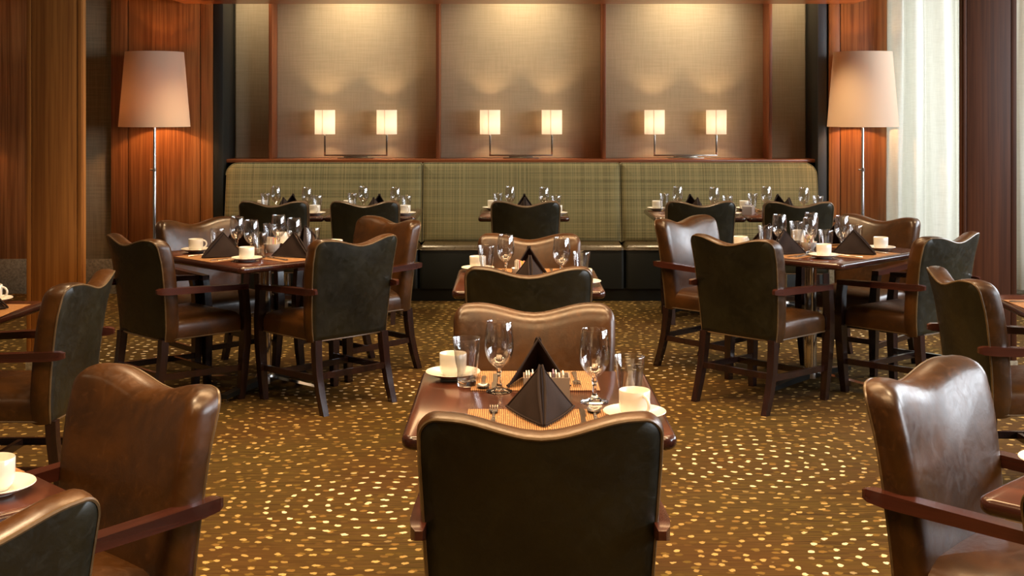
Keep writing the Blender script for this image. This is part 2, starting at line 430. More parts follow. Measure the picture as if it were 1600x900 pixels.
# near columns
def column(n, x0, x1, y, mat, inner0, inner1, d=.05, hb=.10):
    c = struct('trim_%d' % n, box('column', x0 + .004, x1 - .004, y + .01, y + d, hb, CZ - .005, 'jamb_black'))
    for a, b in ((x0, inner0), (inner0, inner1), (inner1, x1)):
        obj('wood_panel', box('wood_panel', a + .0015, b - .0015, y - .008, y + .012, hb, CZ - .01, mat, .0015), c)
    obj('wood_panel', box('wood_panel', x0 - .002, x0 + .01, y, y + d, hb, CZ - .01, mat), c)
    obj('wood_panel', box('wood_panel', x1 - .01, x1 + .002, y, y + d, hb, CZ - .01, mat), c)
    m = (x0 + x1) / 2
    obj('stone_tile', box('stone_tile', x0 - .004, m - .001, y - .014, y + d, 0, hb, 'stone', .003), c)
    obj('stone_tile', box('stone_tile', m + .001, x1 + .004, y - .014, y + d, 0, hb, 'stone', .003), c)
CY = 7.15
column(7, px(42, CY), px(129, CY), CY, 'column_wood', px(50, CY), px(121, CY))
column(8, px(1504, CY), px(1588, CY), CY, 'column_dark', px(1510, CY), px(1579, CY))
# side walls and the wall behind the camera
struct('wall_left', box('wall_left', -6.3, -6.2, -3.2, 11.0, 0, CZ, 'plaster_wall'))
struct('wall_front', box('wall_front', -6.2, 5.4, -3.3, -3.2, 0, CZ, 'plaster_wall'))
rw = struct('wall_right', box('wall_right', 5.4, 5.5, -3.2, 1.1, 0, CZ, 'wall_wood'))
for a, b, z0, z1 in ((1.1, 8.1, 0, 1.1), (1.1, 8.1, 2.8, CZ), (4.1, 5.1, 1.1, 2.8), (8.1, 8.45, 0, CZ), (8.45, 9.95, 0, 1.4), (8.45, 9.95, 2.8, CZ), (9.95, 11.0, 0, CZ)):
    obj('wood_panel', box('wood_panel', 5.4, 5.5, a, b, z0, z1, 'wall_wood'), rw)
def window(name, loc, w_, h_, rz, n=3):
    wo = empty(name, loc, rz, kind='structure')
    for k in range(n + 1):
        x = -w_ / 2 + w_ * k / n; obj('window_frame', box('mullion', x - .025, x + .025, -.03, .03, 0, h_, 'black_metal', .003), wo)
    for z in (0, h_): obj('window_frame', box('rail', -w_ / 2, w_ / 2, -.03, .03, z - .025, z + .025, 'black_metal', .003), wo)
    for k in range(n):
        a = -w_ / 2 + w_ * k / n; obj('pane', box('pane', a + .025, a + w_ / n - .025, -.004, .004, .025, h_ - .025, 'glass'), wo)
window('window_1', (5.45, 2.6, 1.1), 3.0, 1.7, R(90))
window('window_2', (5.45, 6.6, 1.1), 3.0, 1.7, R(90))
window('added_window_4', (5.45, 9.2, 1.4), 1.5, 1.4, R(90), 2)  # added out-of-view window, opened to let light onto the right back wall
window('window_3', (3.62, 10.95, .1), 1.0, 2.8, 0, 2)
# curtain of soft folds in front of the back window
bm = bmesh.new(); nx, nz = 260, 24; grid = []
for k in range(nz + 1):
    z = .06 + (CZ - .08) * k / nz; row = []
    for i in range(nx + 1):
        s = i / nx; x = 3.04 + 1.12 * s
        ph = 2 * PI * (s * 6.6 + .35 * math.sin(s * 7.3)); amp = .070 + .022 * math.sin(s * 11 + 1)
        y = 10.25 + amp * math.sin(ph + .25 * math.sin(z * 1.7 + s * 6)) + .008 * math.sin(ph * 2.7 + z)
        row.append(bm.verts.new((x + .012 * math.sin(ph + 1.2), y, z)))
    grid.append(row)
for k in range(nz):
    for i in range(nx): bm.faces.new((grid[k][i], grid[k][i + 1], grid[k + 1][i + 1], grid[k + 1][i]))
cu = obj('sheer_curtain', mesh_of(bm, 'curtain', 'curtain')); tag(cu, 'long white sheer curtain hanging in folds beside the right floor lamp', 'curtain')
# hung wooden canopy over the banquette
cn = struct('trim_9', box('canopy', -2.65, 2.80, 8.9, 10.30, 2.372, 2.50, 'canopy_wood', .006))
for x, y in CAN:
    bm = bmesh.new(); bm_lathe(bm, [(.045, 0), (.045, -.003), (.06, -.004), (.06, 0)], 20)
    obj('downlight_trim', mesh_of(bm, 'downlight_trim', 'nickel'), cn, (x, y, 2.372))
for x in (-2.4, 2.55):
    for y in (9.1, 10.1): obj('hanger_rod', box('rod', x - .008, x + .008, y - .008, y + .008, 2.5, CZ, 'black_metal'), cn)
# ------------------------------------------------------------------ banquette
struct('trim_10', box('ledge', -2.36, 2.537, 10.535, BY - .004, 1.072, 1.10, 'ledge_wood', .005))
bq = empty('banquette', (0, 10, 0), label='long built-in banquette with green plaid back and dark leather seat along back wall', cat='banquette')
secs = [(-2.345, -.722), (-.722, .908), (.908, 2.53)]
for i, (a, b) in enumerate(secs):
    # back cushion: outline in x,z with rounded upper corners at the two ends
    rl = .10 if i == 0 else .018; rr_ = .10 if i == 2 else .018
    z0, z1 = .43, 1.074
    def out(ins):
        pts = []; A, B, Z0, Z1 = a + .003 + ins, b - .003 - ins, z0 + ins, z1 - ins
        L_, R_ = max(rl - ins * .5, .004), max(rr_ - ins * .5, .004)
        for k in range(7): t = R(180 - 90 * k / 6); pts.append((A + L_ + L_ * math.cos(t), Z1 - L_ + L_ * math.sin(t)))
        for k in range(9): pts.append((A + L_ + (B - R_ - A - L_) * (k + 1) / 10, Z1))
        for k in range(7): t = R(90 - 90 * k / 6); pts.append((B - R_ + R_ * math.cos(t), Z1 - R_ + R_ * math.sin(t)))
        pts.append((B, (Z0 + Z1) / 2)); pts.append((B, Z0)); pts.append(((A + B) / 2, Z0)); pts.append((A, Z0)); pts.append((A, (Z0 + Z1) / 2))
        return pts
    rings = []
    for dep, ins in ((0, 0), (-.10, 0), (-.125, .006), (-.138, .018), (-.145, .045), (-.148, .12)):
        rings.append([(x, 10.58 + dep - .13 * (1 - (z - z0) / (z1 - z0)), z) for x, z in out(ins)])
    # local coordinates (empty at y=10)
    rings = [[(x, y - 10, z) for x, y, z in r] for r in rings]
    bm = bmesh.new(); bm_rings(bm, rings)
    bk = obj('back_cushion', mesh_of(bm, 'back_cushion', 'plaid'), bq)
    bm = bmesh.new(); pts = [(x, 10.575 - .118 - .13 * (1 - (z - z0) / (z1 - z0)) - 10, z) for x, z in out(.001)][:25]
    bm_tube(bm, pts, .004, 6); obj('piping', mesh_of(bm, 'piping', 'plaid'), bk)
    # seat cushion
    bm = bmesh.new(); rings = []
    poly = rrect((b - a) / 2 - .003, .29, .03, 5, (a + b) / 2, .29)
    for z, s in ((.10, 0), (.40, 0), (.418, .006), (.430, .014), (.438, .022), (.443, .028)):
        rings.append([(x, y, z) for x, y in inset(poly, s)])
    bm_rings(bm, rings)
    me = mesh_of(bm, 'seat_cushion', ['seat_leather', 'vinyl_black'])
    for f in me.polygons:
        if f.center.z < .40 and abs(f.normal.z) < .3: f.material_index = 1
    sc_ = obj('seat_cushion', me, bq)
    bm = bmesh.new(); bm_tube(bm, [(x, y, .405) for x, y in inset(poly, -.002)], .004, 6, True); obj('piping', mesh_of(bm, 'piping', 'seat_leather'), sc_)
obj('base', box('base', -2.345, 2.53, .03, .55, 0, .10, 'vinyl_black'), bq)

# ------------------------------------------------------------------ chairs
def make_chair(arms=True, W=1.0):
    zb = .355
    def hw(z): return (.230 + .030 * min(max((z - .35) / .42, 0), 1) ** .65) * W
    def crest(u):
        a = abs(u); s = min(a / .74, 1); s = s * s * (3 - 2 * s)
        z = .828 + .036 * s
        if a > .78: z -= .002 * (a - .78)
        if a > .84: z -= .045 * (1 - math.sqrt(max(0, 1 - ((a - .84) / .16) ** 2)))
        return z
    out = []
    for k in range(9): z = zb + (crest(1) - .012 - zb) * k / 9; out.append((hw(z), z))
    for k in range(41):
        t = k / 40; u = math.cos(PI * t); u = math.copysign(abs(u) ** .8, u) if abs(u) > 1e-9 else 0
        z = crest(u); out.append((hw(.82) * u, z))
    for k in range(9): z = zb + (crest(1) - .012 - zb) * (8 - k) / 9; out.append((-hw(z), z))
    for k in range(1, 6): out.append((hw(zb) * (-1 + 2 * k / 6), zb))
    def to3(x, z, t):
        s = (z - .36) / .5; y = -.205 - .105 * max(s, 0) ** 1.35 + .045 * (x / .25) ** 2 * min(1, max(0, .25 + s)) + t
        return (x, y, z)
    TH = .082
    def ring(t, s): return [to3(x, z, t) for x, z in inset(out, s)]
    cx, cz = 0, .60
    def ringk(base_s, k, t): return [to3(cx + (x - cx) * k, cz + (z - cz) * k, t) for x, z in inset(out, base_s)]
    bm = bmesh.new()
    front = [ring(0, 0), ring(TH * .08, -.003), ring(TH * .25, -.0065), ring(TH * .45, -.0075), ring(TH * .65, -.0055), ring(TH * .84, .001), ring(TH * .95, .010), ring(TH * 1.02, .022),
             ringk(.022, .90, TH * 1.05), ringk(.022, .72, TH * 1.09), ringk(.022, .5, TH * 1.12), ringk(.022, .25, TH * 1.13)]
    bm_rings(bm, front, False, True)
    me_f = mesh_of(bm, 'backrest', ['leather'], angle=60)
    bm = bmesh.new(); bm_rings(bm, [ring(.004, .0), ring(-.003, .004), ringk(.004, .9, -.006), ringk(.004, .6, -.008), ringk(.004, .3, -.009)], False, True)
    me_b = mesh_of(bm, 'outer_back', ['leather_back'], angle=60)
    bm = bmesh.new(); N = len(out)
    bm_tube(bm, [to3(x, z, -.001) for x, z in inset(out, .0015)], .0042, 6, True)
    me_w = mesh_of(bm, 'piping', 'welt')
    # seat
    bm = bmesh.new(); sw = .232 * W; poly = [(x * (1 + .05 * (y + .2)), y) for x, y in rrect(sw, .222, .028, 6, 0, .028)]
    def spoly(s, z, k=1): return [(x * k, .028 + (y - .028) * k, z) for x, y in inset(poly, s)]
    bm_rings(bm, [spoly(0, .357), spoly(-.003, .39), spoly(-.002, .42), spoly(.003, .436), spoly(.012, .448), spoly(.028, .457),
                  spoly(.028, .466, .85), spoly(.028, .474, .65), spoly(.028, .479, .4), spoly(.028, .481, .15)])
    me_s = mesh_of(bm, 'seat', 'leather', angle=60)
    bm = bmesh.new(); bm_tube(bm, spoly(-.001, .360), .0035, 6, True); me_sw = mesh_of(bm, 'seat_welt', 'welt')
    kit = [('seat', me_s, [('piping', me_sw)]), ('backrest', me_f, [('outer_back', me_b), ('piping', me_w)])]
    lx = .232 * W
    for s in (1, -1):
        if arms:
            secs_ = [((s * .226, .243, 0), .016, .017), ((s * .232, .252, .12), .019, .020), ((s * .238, .262, .30), .023, .023),
                     ((s * .240, .264, .42), .023, .022), ((s * .243, .256, .52), .020, .020), ((s * .247, .246, .578), .020, .022)]
        else:
            secs_ = [((s * lx * .97, .215, 0), .016, .016), ((s * lx * .97, .222, .18), .019, .019), ((s * lx * .96, .226, .36), .021, .021)]
        kit.append(('front_leg', loft_rect([(c, (a, 0, 0), (0, b, 0)) for c, a, b in secs_], 'front_leg', 'chair_wood', .003)))
        rs = [((s * lx * .935, -.272, 0), .016, .017), ((s * lx * .935, -.238, .10), .0175, .018), ((s * lx * .93, -.212, .20), .019, .019), ((s * lx * .92, -.200, .30), .020, .020), ((s * lx * .91, -.196, .362), .020, .020)]
        kit.append(('rear_leg', loft_rect([(c, (a, 0, 0), (0, b, 0)) for c, a, b in rs], 'rear_leg', 'chair_wood', .003)))
        if arms:
            ar = [((s * .247, .266, .590), .021, .013), ((s * .252, .18, .594), .023, .014), ((s * .258, .04, .600), .022, .015), ((s * .262, -.10, .606), .021, .016),
                  ((s * .264, -.20, .610), .019, .017), ((s * .262, -.245, .612), .015, .015), ((s * .259, -.262, .612), .008, .010)]
            me = loft_rect([(c, (a, 0, 0), (0, 0, b)) for c, a, b in ar], 'arm', 'arm_wood', .0085)
            kit.append(('arm', me))
        kit.append(('stretcher', loft_rect([((s * lx * .97, .245 if arms else .215, .165), (.009, 0, 0), (0, 0, .015)), ((s * lx * .93, -.225, .175), (.009, 0, 0), (0, 0, .015))], 'stretcher', 'chair_wood', .002)))
    for y, z in ((.105, .165), (-.222, .185)):
        kit.append(('stretcher', loft_rect([((-lx * .94, y, z), (0, .009, 0), (0, 0, .015)), ((lx * .94, y, z), (0, .009, 0), (0, 0, .015))], 'stretcher', 'chair_wood', .002)))
    return kit
ARM = make_chair(True); SIDE = make_chair(False, .93)
def yaw(fx, fy): return math.atan2(-fx, fy)      # local +Y -> (fx, fy)
CH = [
 (ARM, 'armchair', .065, 2.955, 0, 1, 'leather armchair seen from behind in the front centre, nearest the camera'),
 (ARM, 'armchair', .08, 3.985, 0, -1, 'leather armchair facing the camera across the front centre table'),
 (ARM, 'armchair', .077, 5.47, 0, 1, 'leather armchair seen from behind at the middle centre table'),
 (ARM, 'armchair', .10, 6.36, 0, -1, 'leather armchair facing the camera behind the middle centre table'),
 (ARM, 'armchair', -1.745, 6.635, .71, .70, 'leather armchair at near left side of the left square table'),
 (ARM, 'armchair', -.955, 6.62, -.70, .71, 'leather armchair at near right side of the left square table'),
 (ARM, 'armchair', -1.69, 7.34, .71, -.70, 'leather armchair at far left side of left square table, facing right'),
 (ARM, 'armchair', -.885, 7.39, -.71, -.70, 'leather armchair at far right side of left square table, facing left'),
 (ARM, 'armchair', 1.31, 6.62, .72, .69, 'dark backed leather armchair at near left side of right square table'),
 (ARM, 'armchair', 2.13, 6.77, -.64, .77, 'leather armchair at near right side of the right square table'),
 (ARM, 'armchair', 1.215, 7.46, .71, -.70, 'glossy leather armchair at far left side of right square table'),
 (ARM, 'armchair', 2.075, 7.53, -.70, -.71, 'leather armchair at far right side of the right square table near curtain'),
 (ARM, 'armchair', -1.89, 4.93, -1, .04, 'leather armchair at left edge facing away toward the small side table'),
 (ARM, 'armchair', 2.01, 5.03, 1, .04, 'dark backed leather armchair at right edge facing small side table'),
 (ARM, 'armchair', -1.035, 2.905, -.66, -.75, 'brown leather armchair at lower left with its inner back showing'),
 (ARM, 'armchair', 1.205, 3.01, .73, -.68, 'shiny brown leather armchair at lower right lit by the window'),
 (ARM, 'armchair', -1.068, 2.155, -.74, .67, 'leather armchair cut off in the bottom left corner, seen from behind'),
 (ARM, 'armchair', 1.255, 2.19, .74, .67, 'leather armchair cut off at bottom right corner, only its edge showing'),
 (SIDE, 'dining_chair', .11, 9.20, 0, 1, 'armless dark leather chair at centre table of the banquette'),
 (SIDE, 'dining_chair', -1.672, 9.20, 0, 1, 'leftmost armless dark leather chair facing the banquette'),
 (SIDE, 'dining_chair', -1.027, 9.20, 0, 1, 'armless dark leather chair at second banquette table from left'),
 (SIDE, 'dining_chair', 1.349, 9.20, 0, 1, 'armless dark leather chair at second banquette table from right'),
 (SIDE, 'dining_chair', 2.04, 9.14, .06, 1, 'rightmost armless dark leather chair facing the banquette'),
]
for kit, nm, x, y, fx, fy, lab in CH:
    place(kit, nm, (x, y, 0), yaw(fx, fy), lab, 'chair', 'leather armchairs round the tables' if kit is ARM else 'armless chairs along the banquette')

# ------------------------------------------------------------------ tables
TT = .74
def make_table(w_, d_, feet=.32, frot=45):
    poly = rrect(w_ / 2, d_ / 2, .035, 7); bm = bmesh.new()
    prof = ((TT - .034, .010), (TT - .030, .004), (TT - .024, 0), (TT - .010, 0), (TT - .004, .003), (TT, .010))
    bm_rings(bm, [[(x, y, z) for x, y in inset(poly, s)] for z, s in prof])
    me = mesh_of(bm, 'tabletop', ['table_wood', 'table_edge'], angle=50)
    for f in me.polygons:
        if f.normal.z < .9: f.material_index = 1
    bm = bmesh.new(); bm_lathe(bm, [(.034, .06), (.034, .700)], 24, True, True); col = mesh_of(bm, 'column', 'chrome')
    bm = bmesh.new(); bm_lathe(bm, [(.055, .04), (.055, .07), (.048, .085), (.035, .09)], 24, True, True); col2 = mesh_of(bm, 'column_collar', 'brushed')
    bm = bmesh.new(); bm_box(bm, -.11, .11, -.11, .11, .696, .706, .003); pl = mesh_of(bm, 'mounting_plate', 'black_metal')
    kit = [('tabletop', me), ('column', col, [('collar', col2)]), ('mounting_plate', pl)]
    for k in range(4):
        a = R(frot + 90 * k); c, s = math.cos(a), math.sin(a)
        ft = loft_rect([((c * .03, s * .03, .058), (-s * .026, c * .026, 0), (0, 0, .018)), ((c * feet * .6, s * feet * .6, .046), (-s * .023, c * .023, 0), (0, 0, .014)),
                        ((c * feet, s * feet, .034), (-s * .020, c * .020, 0), (0, 0, .011))], 'foot', 'chrome' if k % 2 else 'black_metal', .004)
        bm = bmesh.new(); bm_lathe(bm, [(.016, 0), (.016, .012), (.008, .014), (.008, .026)], 12, True, True, cx=c * (feet - .02), cy=s * (feet - .02))
        kit.append(('foot', ft, [('glide', mesh_of(bm, 'glide', 'nickel'))]))
    return kit
T2 = make_table(.66, .765); T4 = make_table(.914, .914, .36, 20); T4R = make_table(.914, .914, .40, 0)
TABLES = {  # key: kit, x, y, rz, label, phrase used in the labels of what lies on it
 'front': (T2, .07, 3.392, 0, 'small dark wood table in the front centre, set for two', 'front centre table'),
 'mid': (T2, .08, 5.80, 0, 'small dark wood table in the middle of the centre row', 'middle centre table'),
 'b3': (T2, .10, 9.50, 0, 'small wooden table at the centre of the banquette', 'banquette centre table'),
 'b1': (T2, -1.675, 9.50, 0, 'leftmost small wooden table along the banquette', 'leftmost banquette table'),
 'b2': (T2, -1.012, 9.50, 0, 'second small wooden table from left along banquette', 'second banquette table from left'),
 'b4': (T2, 1.365, 9.46, 0, 'second small wooden table from right along banquette', 'second banquette table from right'),
 'b5': (T2, 2.035, 9.46, 0, 'rightmost small wooden table along the banquette', 'rightmost banquette table'),
 'left': (T4, -1.325, 6.86, R(45), 'square dark wood table set for four in the left group', 'left square table'),
 'right': (T4R, 1.66, 7.00, R(45), 'square dark wood table set for four in the right group', 'right square table'),
 'nl': (T4, -1.50, 2.55, R(45), 'square wooden table cut off by the lower left edge', 'lower left corner table'),
 'nr': (T4, 1.58, 2.55, R(45), 'square wooden table cut off by the lower right edge', 'lower right corner table'),
 'le': (T2, -2.285, 4.845, R(86), 'small wooden table at the left edge before the column', 'left edge table'),
 're': (T2, 2.375, 4.98, R(-94), 'small wooden table at the right edge before the column', 'right edge table'),
}
for k, (kit, x, y, rz, lab, ph) in TABLES.items():
    place(kit, 'dining_table', (x, y, 0), rz, lab, 'table', 'set dining tables')

# ------------------------------------------------------------------ tableware
def goblet():
    bm = bmesh.new()
    outp = [(.0065, .062), (.010, .067), (.020, .074), (.030, .086), (.0375, .103), (.0405, .122), (.0402, .145), (.0375, .170), (.0345, .192)]
    inn = [(.0335, .192), (.0363, .170), (.0390, .145), (.0392, .122), (.0360, .104), (.028, .088), (.018, .078), (.008, .073), (.0003, .072)]
    bm_lathe(bm, outp + [(.0340, .193)] + inn, 32, False, False, 0)
    bm_lathe(bm, [(.0003, .0), (.036, .0), (.0375, .0015), (.036, .003), (.022, .006), (.010, .012), (.0060, .022), (.0048, .038), (.0056, .050), (.0082, .054), (.0070, .058), (.0066, .063), (.0003, .0645)], 28, False, False, 1)
    return (mesh_of(bm, 'water_goblet', ['glass', 'glass_solid'], angle=70), [])
def tumbler():
    bm = bmesh.new()
    bm_lathe(bm, [(.0272, .016), (.031, .05), (.0355, .09), (.0405, .134), (.0400, .1352), (.0394, .134), (.0343, .09), (.0298, .05), (.0262, .018), (.0003, .016)], 32, False, False, 0)
    bm_lathe(bm, [(.0003, 0), (.025, 0), (.0264, .002), (.0272, .0155), (.0255, .0158), (.0003, .0150)], 28, False, False, 1)
    return (mesh_of(bm, 'tumbler', ['glass', 'glass_solid'], angle=70), [])
def cup():
    bm = bmesh.new()
    bm_lathe(bm, [(.0003, .006), (.022, .006), (.024, .003), (.027, .003), (.0300, .008), (.0355, .014), (.0385, .024), (.0392, .045), (.0395, .066), (.0385, .0675), (.0372, .066), (.0368, .045), (.036, .026), (.030, .013), (.0003, .011)], 32)
    body = mesh_of(bm, 'cup', 'porcelain', angle=55)
    bm = bmesh.new(); pts = []
    for k in range(11):
        a = R(85 - 175 * k / 10); pts.append((0.036 + .025 * math.cos(a) * (1 if abs(math.degrees(a)) < 88 else 0), 0, .038 + .021 * math.sin(a)))
    bm_tube(bm, pts, .0042, 8); hd = mesh_of(bm, 'handle', 'porcelain')
    return (body, [('handle', hd)])
def saucer():
    bm = bmesh.new()
    bm_lathe(bm, [(.0003, .002), (.035, .002), (.036, 0), (.040, 0), (.042, .003), (.060, .008), (.0775, .0165), (.0795, .018), (.0785, .0195), (.060, .0115), (.043, .0065), (.028, .006), (.0003, .006)], 40)
    return (mesh_of(bm, 'saucer', 'porcelain', angle=55), [])
def fork():
    bm = bmesh.new()
    secs_ = [(-.095, .006, .0022), (-.085, .0085, .003), (-.03, .0055, .003), (.02, .0032, .003), (.035, .006, .0045), (.045, .0115, .005), (.058, .012, .004)]
    bm_rings(bm, [[(-a, y, z), (a, y, z), (a * .8, y, z + .0018), (-a * .8, y, z + .0018)] for y, a, z in secs_])
    for k in range(4):
        x = -.0093 + .0062 * k
        bm_rings(bm, [[(x - .0017, y, z), (x + .0017, y, z), (x + .0012, y, z + .0016), (x - .0012, y, z + .0016)] for y, z in ((.056, .004), (.075, .0028), (.093, .005), (.100, .007))])
    return (mesh_of(bm, 'fork', 'cutlery'), [])
def knife():
    bm = bmesh.new()
    bm_rings(bm, [[(-a, y, .0005), (b, y, .0005), (b, y, .003), (-a, y, .003)] for y, a, b in ((-.10, .006, .006), (-.09, .008, .008), (0, .0055, .0055), (.01, .004, .006), (.02, .0045, .010), (.085, .004, .010), (.108, .0035, .002))])
    return (mesh_of(bm, 'knife', 'cutlery'), [])
def spoon():
    bm = bmesh.new()
    bm_rings(bm, [[(-a, y, z), (a, y, z), (a * .7, y, z + .002), (-a * .7, y, z + .002)] for y, a, z in ((-.085, .006, .001), (-.075, .008, .0015), (0, .004, .003), (.035, .0032, .004))])
    n = 16; rings = []
    for k in range(7):
        r = k / 6
        rings.append([(.019 * r * math.cos(2 * PI * i / n), .058 + .028 * r * math.sin(2 * PI * i / n), .0015 + .006 * r * r) for i in range(n)])
    rings[0] = [(.0004 * math.cos(2 * PI * i / n), .058 + .0004 * math.sin(2 * PI * i / n), .0015) for i in range(n)]
    under = [[(x, y, z - .0012) for x, y, z in r] for r in rings]
    bm_rings(bm, under + list(reversed(rings)), True, True)
    return (mesh_of(bm, 'spoon', 'cutlery'), [])
def placemat():
    bm = bmesh.new(); bm_box(bm, -.18, .18, -.128, .128, 0, .0025, .0008, 1)
    return (mesh_of(bm, 'placemat', 'placemat'), [])
def napkin():
    # standing tent fold: ridge runs from the peak down to the front tip, open behind
    H = .122; bm = bmesh.new(); apex = Vector((0, .022, H)); tip = Vector((.004, -.105, .002))
    def wing(s, off):
        foot = Vector((s * .086, .098, .002)); n = 12; rows = []
        for i in range(n + 1):
            t = i / n; a = apex.lerp(tip, t); b = apex.lerp(foot, t); row = []
            for k in range(n + 1):
                u = k / n; p = a.lerp(b, u)
                bul = math.sin(PI * u) * math.sin(PI * min(t * 1.0, 1) * .62)
                p = p + Vector((s * .55, -.75, .1)) * (.012 * bul)
                if t > .0: p.z = max(p.z + .0025 * math.sin(u * 9 + t * 4) * t * (1 - t) * 2, .001 + off)
                p = p + Vector((0, 1, -.2)) * off * (1 - .25 * t) * 1.2 - Vector((s, 0, 0)) * off * u * .5
                row.append(p)
            rows.append(row)
        return rows
    for s in (1, -1):
        o_, i_ = wing(s, 0), wing(s, .0045)
        vo = [[bm.verts.new(p) for p in r] for r in o_]; vi = [[bm.verts.new(p) for p in r] for r in i_]
        n = len(vo)
        for g in (vo, vi):
            for i in range(n - 1):
                for k in range(n - 1): bm.faces.new((g[i][k], g[i][k + 1], g[i + 1][k + 1], g[i + 1][k]))
        loop_o = [vo[i][-1] for i in range(n)] + list(reversed(vo[-1]))[1:]; loop_i = [vi[i][-1] for i in range(n)] + list(reversed(vi[-1]))[1:]
        for a, b, c, d in zip(loop_o, loop_o[1:], loop_i[1:], loop_i): bm.faces.new((a, b, c, d))
        # rolled hem along the open edge and the twin fold of the ridge
        bm_tube(bm, [p + Vector((0, .002, .001)) for p in [r[-1] for r in o_]], .0028, 6)
        bm_tube(bm, [apex.lerp(tip, t) + Vector((s * (.0035 + .006 * math.sin(PI * t ** .7) * .8), -.004 * math.sin(PI * t) - .001, .001 + .0035)) for t in [k / 12 for k in range(13)]], [.003 + .0022 * math.sin(PI * (k / 12)) for k in range(13)], 8)
        # lower hem: second layer of the cloth
        bm_tube(bm, [p + Vector((s * .002, -.003, .0035)) for p in o_[-1]], .0028, 6)
    return (mesh_of(bm, 'napkin', 'napkin', angle=50), [])
def caddy():
    bm = bmesh.new(); W_, D_, H_, t = .062, .036, .060, .0025
    bm_box(bm, -W_, W_, -D_, D_, 0, t)
    for a in ((-W_, W_, -D_, -D_ + t), (-W_, W_, D_ - t, D_), (-W_, -W_ + t, -D_ + t, D_ - t), (W_ - t, W_, -D_ + t, D_ - t)): bm_box(bm, *a, t, H_)
    bm_box(bm, -.001, .001, -D_ + t, D_ - t, t, H_)
    me = mesh_of(bm, 'caddy', 'caddy_grey')
    subs = []; rnd = random.Random(3)
    for i, x in enumerate((-.052, -.046, -.040, -.034, -.028, -.022, -.015, .010, .018, .026, .034, .044)):
        bm = bmesh.new(); tl = rnd.uniform(-.003, .003); hh = .066 + rnd.uniform(-.006, .006)
        bm_rings(bm, [[(x - .0016 + k * tl, -.029, z), (x + .0016 + k * tl, -.029, z), (x + .0016 + k * tl, .029, z), (x - .0016 + k * tl, .029, z)] for k, z in ((0, .003), (.5, .03), (1, hh))])
        m = ['packet_white', 'packet_white', 'packet_pink', 'packet_white', 'packet_white', 'packet_yellow', 'packet_white', 'packet_white', 'packet_blue', 'packet_white', 'packet_white', 'packet_white'][i]
        subs.append(('sugar_packet', mesh_of(bm, 'sugar_packet', m)))
    return (me, subs)
def bowl_cup():
    bm = bmesh.new()
    bm_lathe(bm, [(.0003, .004), (.020, .004), (.022, 0), (.025, 0), (.028, .006), (.038, .020), (.044, .042), (.0445, .044), (.0425, .043), (.036, .021), (.025, .010), (.0003, .008)], 28)
    me = mesh_of(bm, 'sugar_bowl', 'porcelain'); subs = []; rnd = random.Random(5)
    for i in range(9):
        bm = bmesh.new(); a = rnd.uniform(-.5, .5); x = -.026 + .0065 * i; c, s = math.cos(a), math.sin(a); h = .075 + rnd.uniform(-.012, .008)
        rr_ = math.sqrt(max(.03 ** 2 - x * x, .0001)) * .8
        bm_rings(bm, [[(x - .0015 + k * .006 * a, -rr_, z), (x + .0015 + k * .006 * a, -rr_, z), (x + .0015 + k * .006 * a, rr_, z), (x - .0015 + k * .006 * a, rr_, z)] for k, z in ((0, .018), (1, h))])
        subs.append(('sugar_packet', mesh_of(bm, 'sugar_packet', ['packet_white', 'packet_white', 'packet_pink', 'packet_white', 'packet_yellow'][i % 5])))
    return (me, subs)
K = dict(water_goblet=goblet(), tumbler=tumbler(), coffee_cup=cup(), saucer=saucer(), fork=fork(), knife=knife(), spoon=spoon(), placemat=placemat(), napkin=napkin())
CAT = dict(water_goblet='glass', tumbler='glass', coffee_cup='cup', saucer='saucer', fork='fork', knife='knife', spoon='spoon', placemat='placemat', napkin='napkin')
WORD = dict(water_goblet='stemmed water goblet', tumbler='plain flared tumbler', coffee_cup='white coffee cup', saucer='white saucer', fork='steel fork', knife='steel knife', spoon='steel spoon', placemat='straw coloured placemat', napkin='dark brown folded napkin')
GRP = {k: k.replace('_', ' ') + 's on the tables' for k in CAT}; GRP['knife'] = 'knives on the tables'; GRP['water_goblet'] = 'stemmed water goblets'
OFF2 = dict(placemat=(0, -.238, 0), napkin=(.008, -.195, 0), fork=(-.112, -.20, 0), knife=(.112, -.215, 0), spoon=(.145, -.20, 0), water_goblet=(.155, -.015, 0),
            tumbler=(.242, -.085, 0), saucer=(.243, -.205, 0))
OFF4 = dict(placemat=(0, -.315, 0), napkin=(.0, -.285, 0), fork=(-.13, -.30, 0), knife=(.115, -.31, 0), spoon=(.145, -.30, 0), water_goblet=(.085, -.145, 0),
            tumbler=(.195, -.165, 0), saucer=(.255, -.285, 0))
ONMAT = ('napkin', 'fork', 'knife', 'spoon')
def setting(tk, ang, seat, off, over={}, skip=(), hrot=-60):
    kit, tx, ty, rz, lab, ph = TABLES[tk]
    a = ang; c, s = math.cos(a), math.sin(a)
    d = dict(off); d.update(over)
    for nm, v in d.items():
        if nm in skip or (tk, seat, nm) in DROP: continue
        lx_, ly_, r = v; x, y = tx + c * lx_ - s * ly_, ty + s * lx_ + c * ly_
        z = TT + (.0028 if nm in ONMAT else .0002)
        if nm == 'saucer' and ('placemat' not in skip): z += .0026
        where = '%s of %s' % (seat, ph)
        if (nm != 'coffee_cup'):
            place(K[nm], nm, (x, y, z), a + R(r), WORD[nm] + ' at the ' + where, CAT[nm], GRP[nm])
        if nm == 'saucer' and (tk, seat, 'coffee_cup') not in DROP:
            place(K['coffee_cup'], 'coffee_cup', (x, y, z + .0036), a + R(hrot), WORD['coffee_cup'] + ' at the ' + where, 'cup', 'coffee cups on the tables')
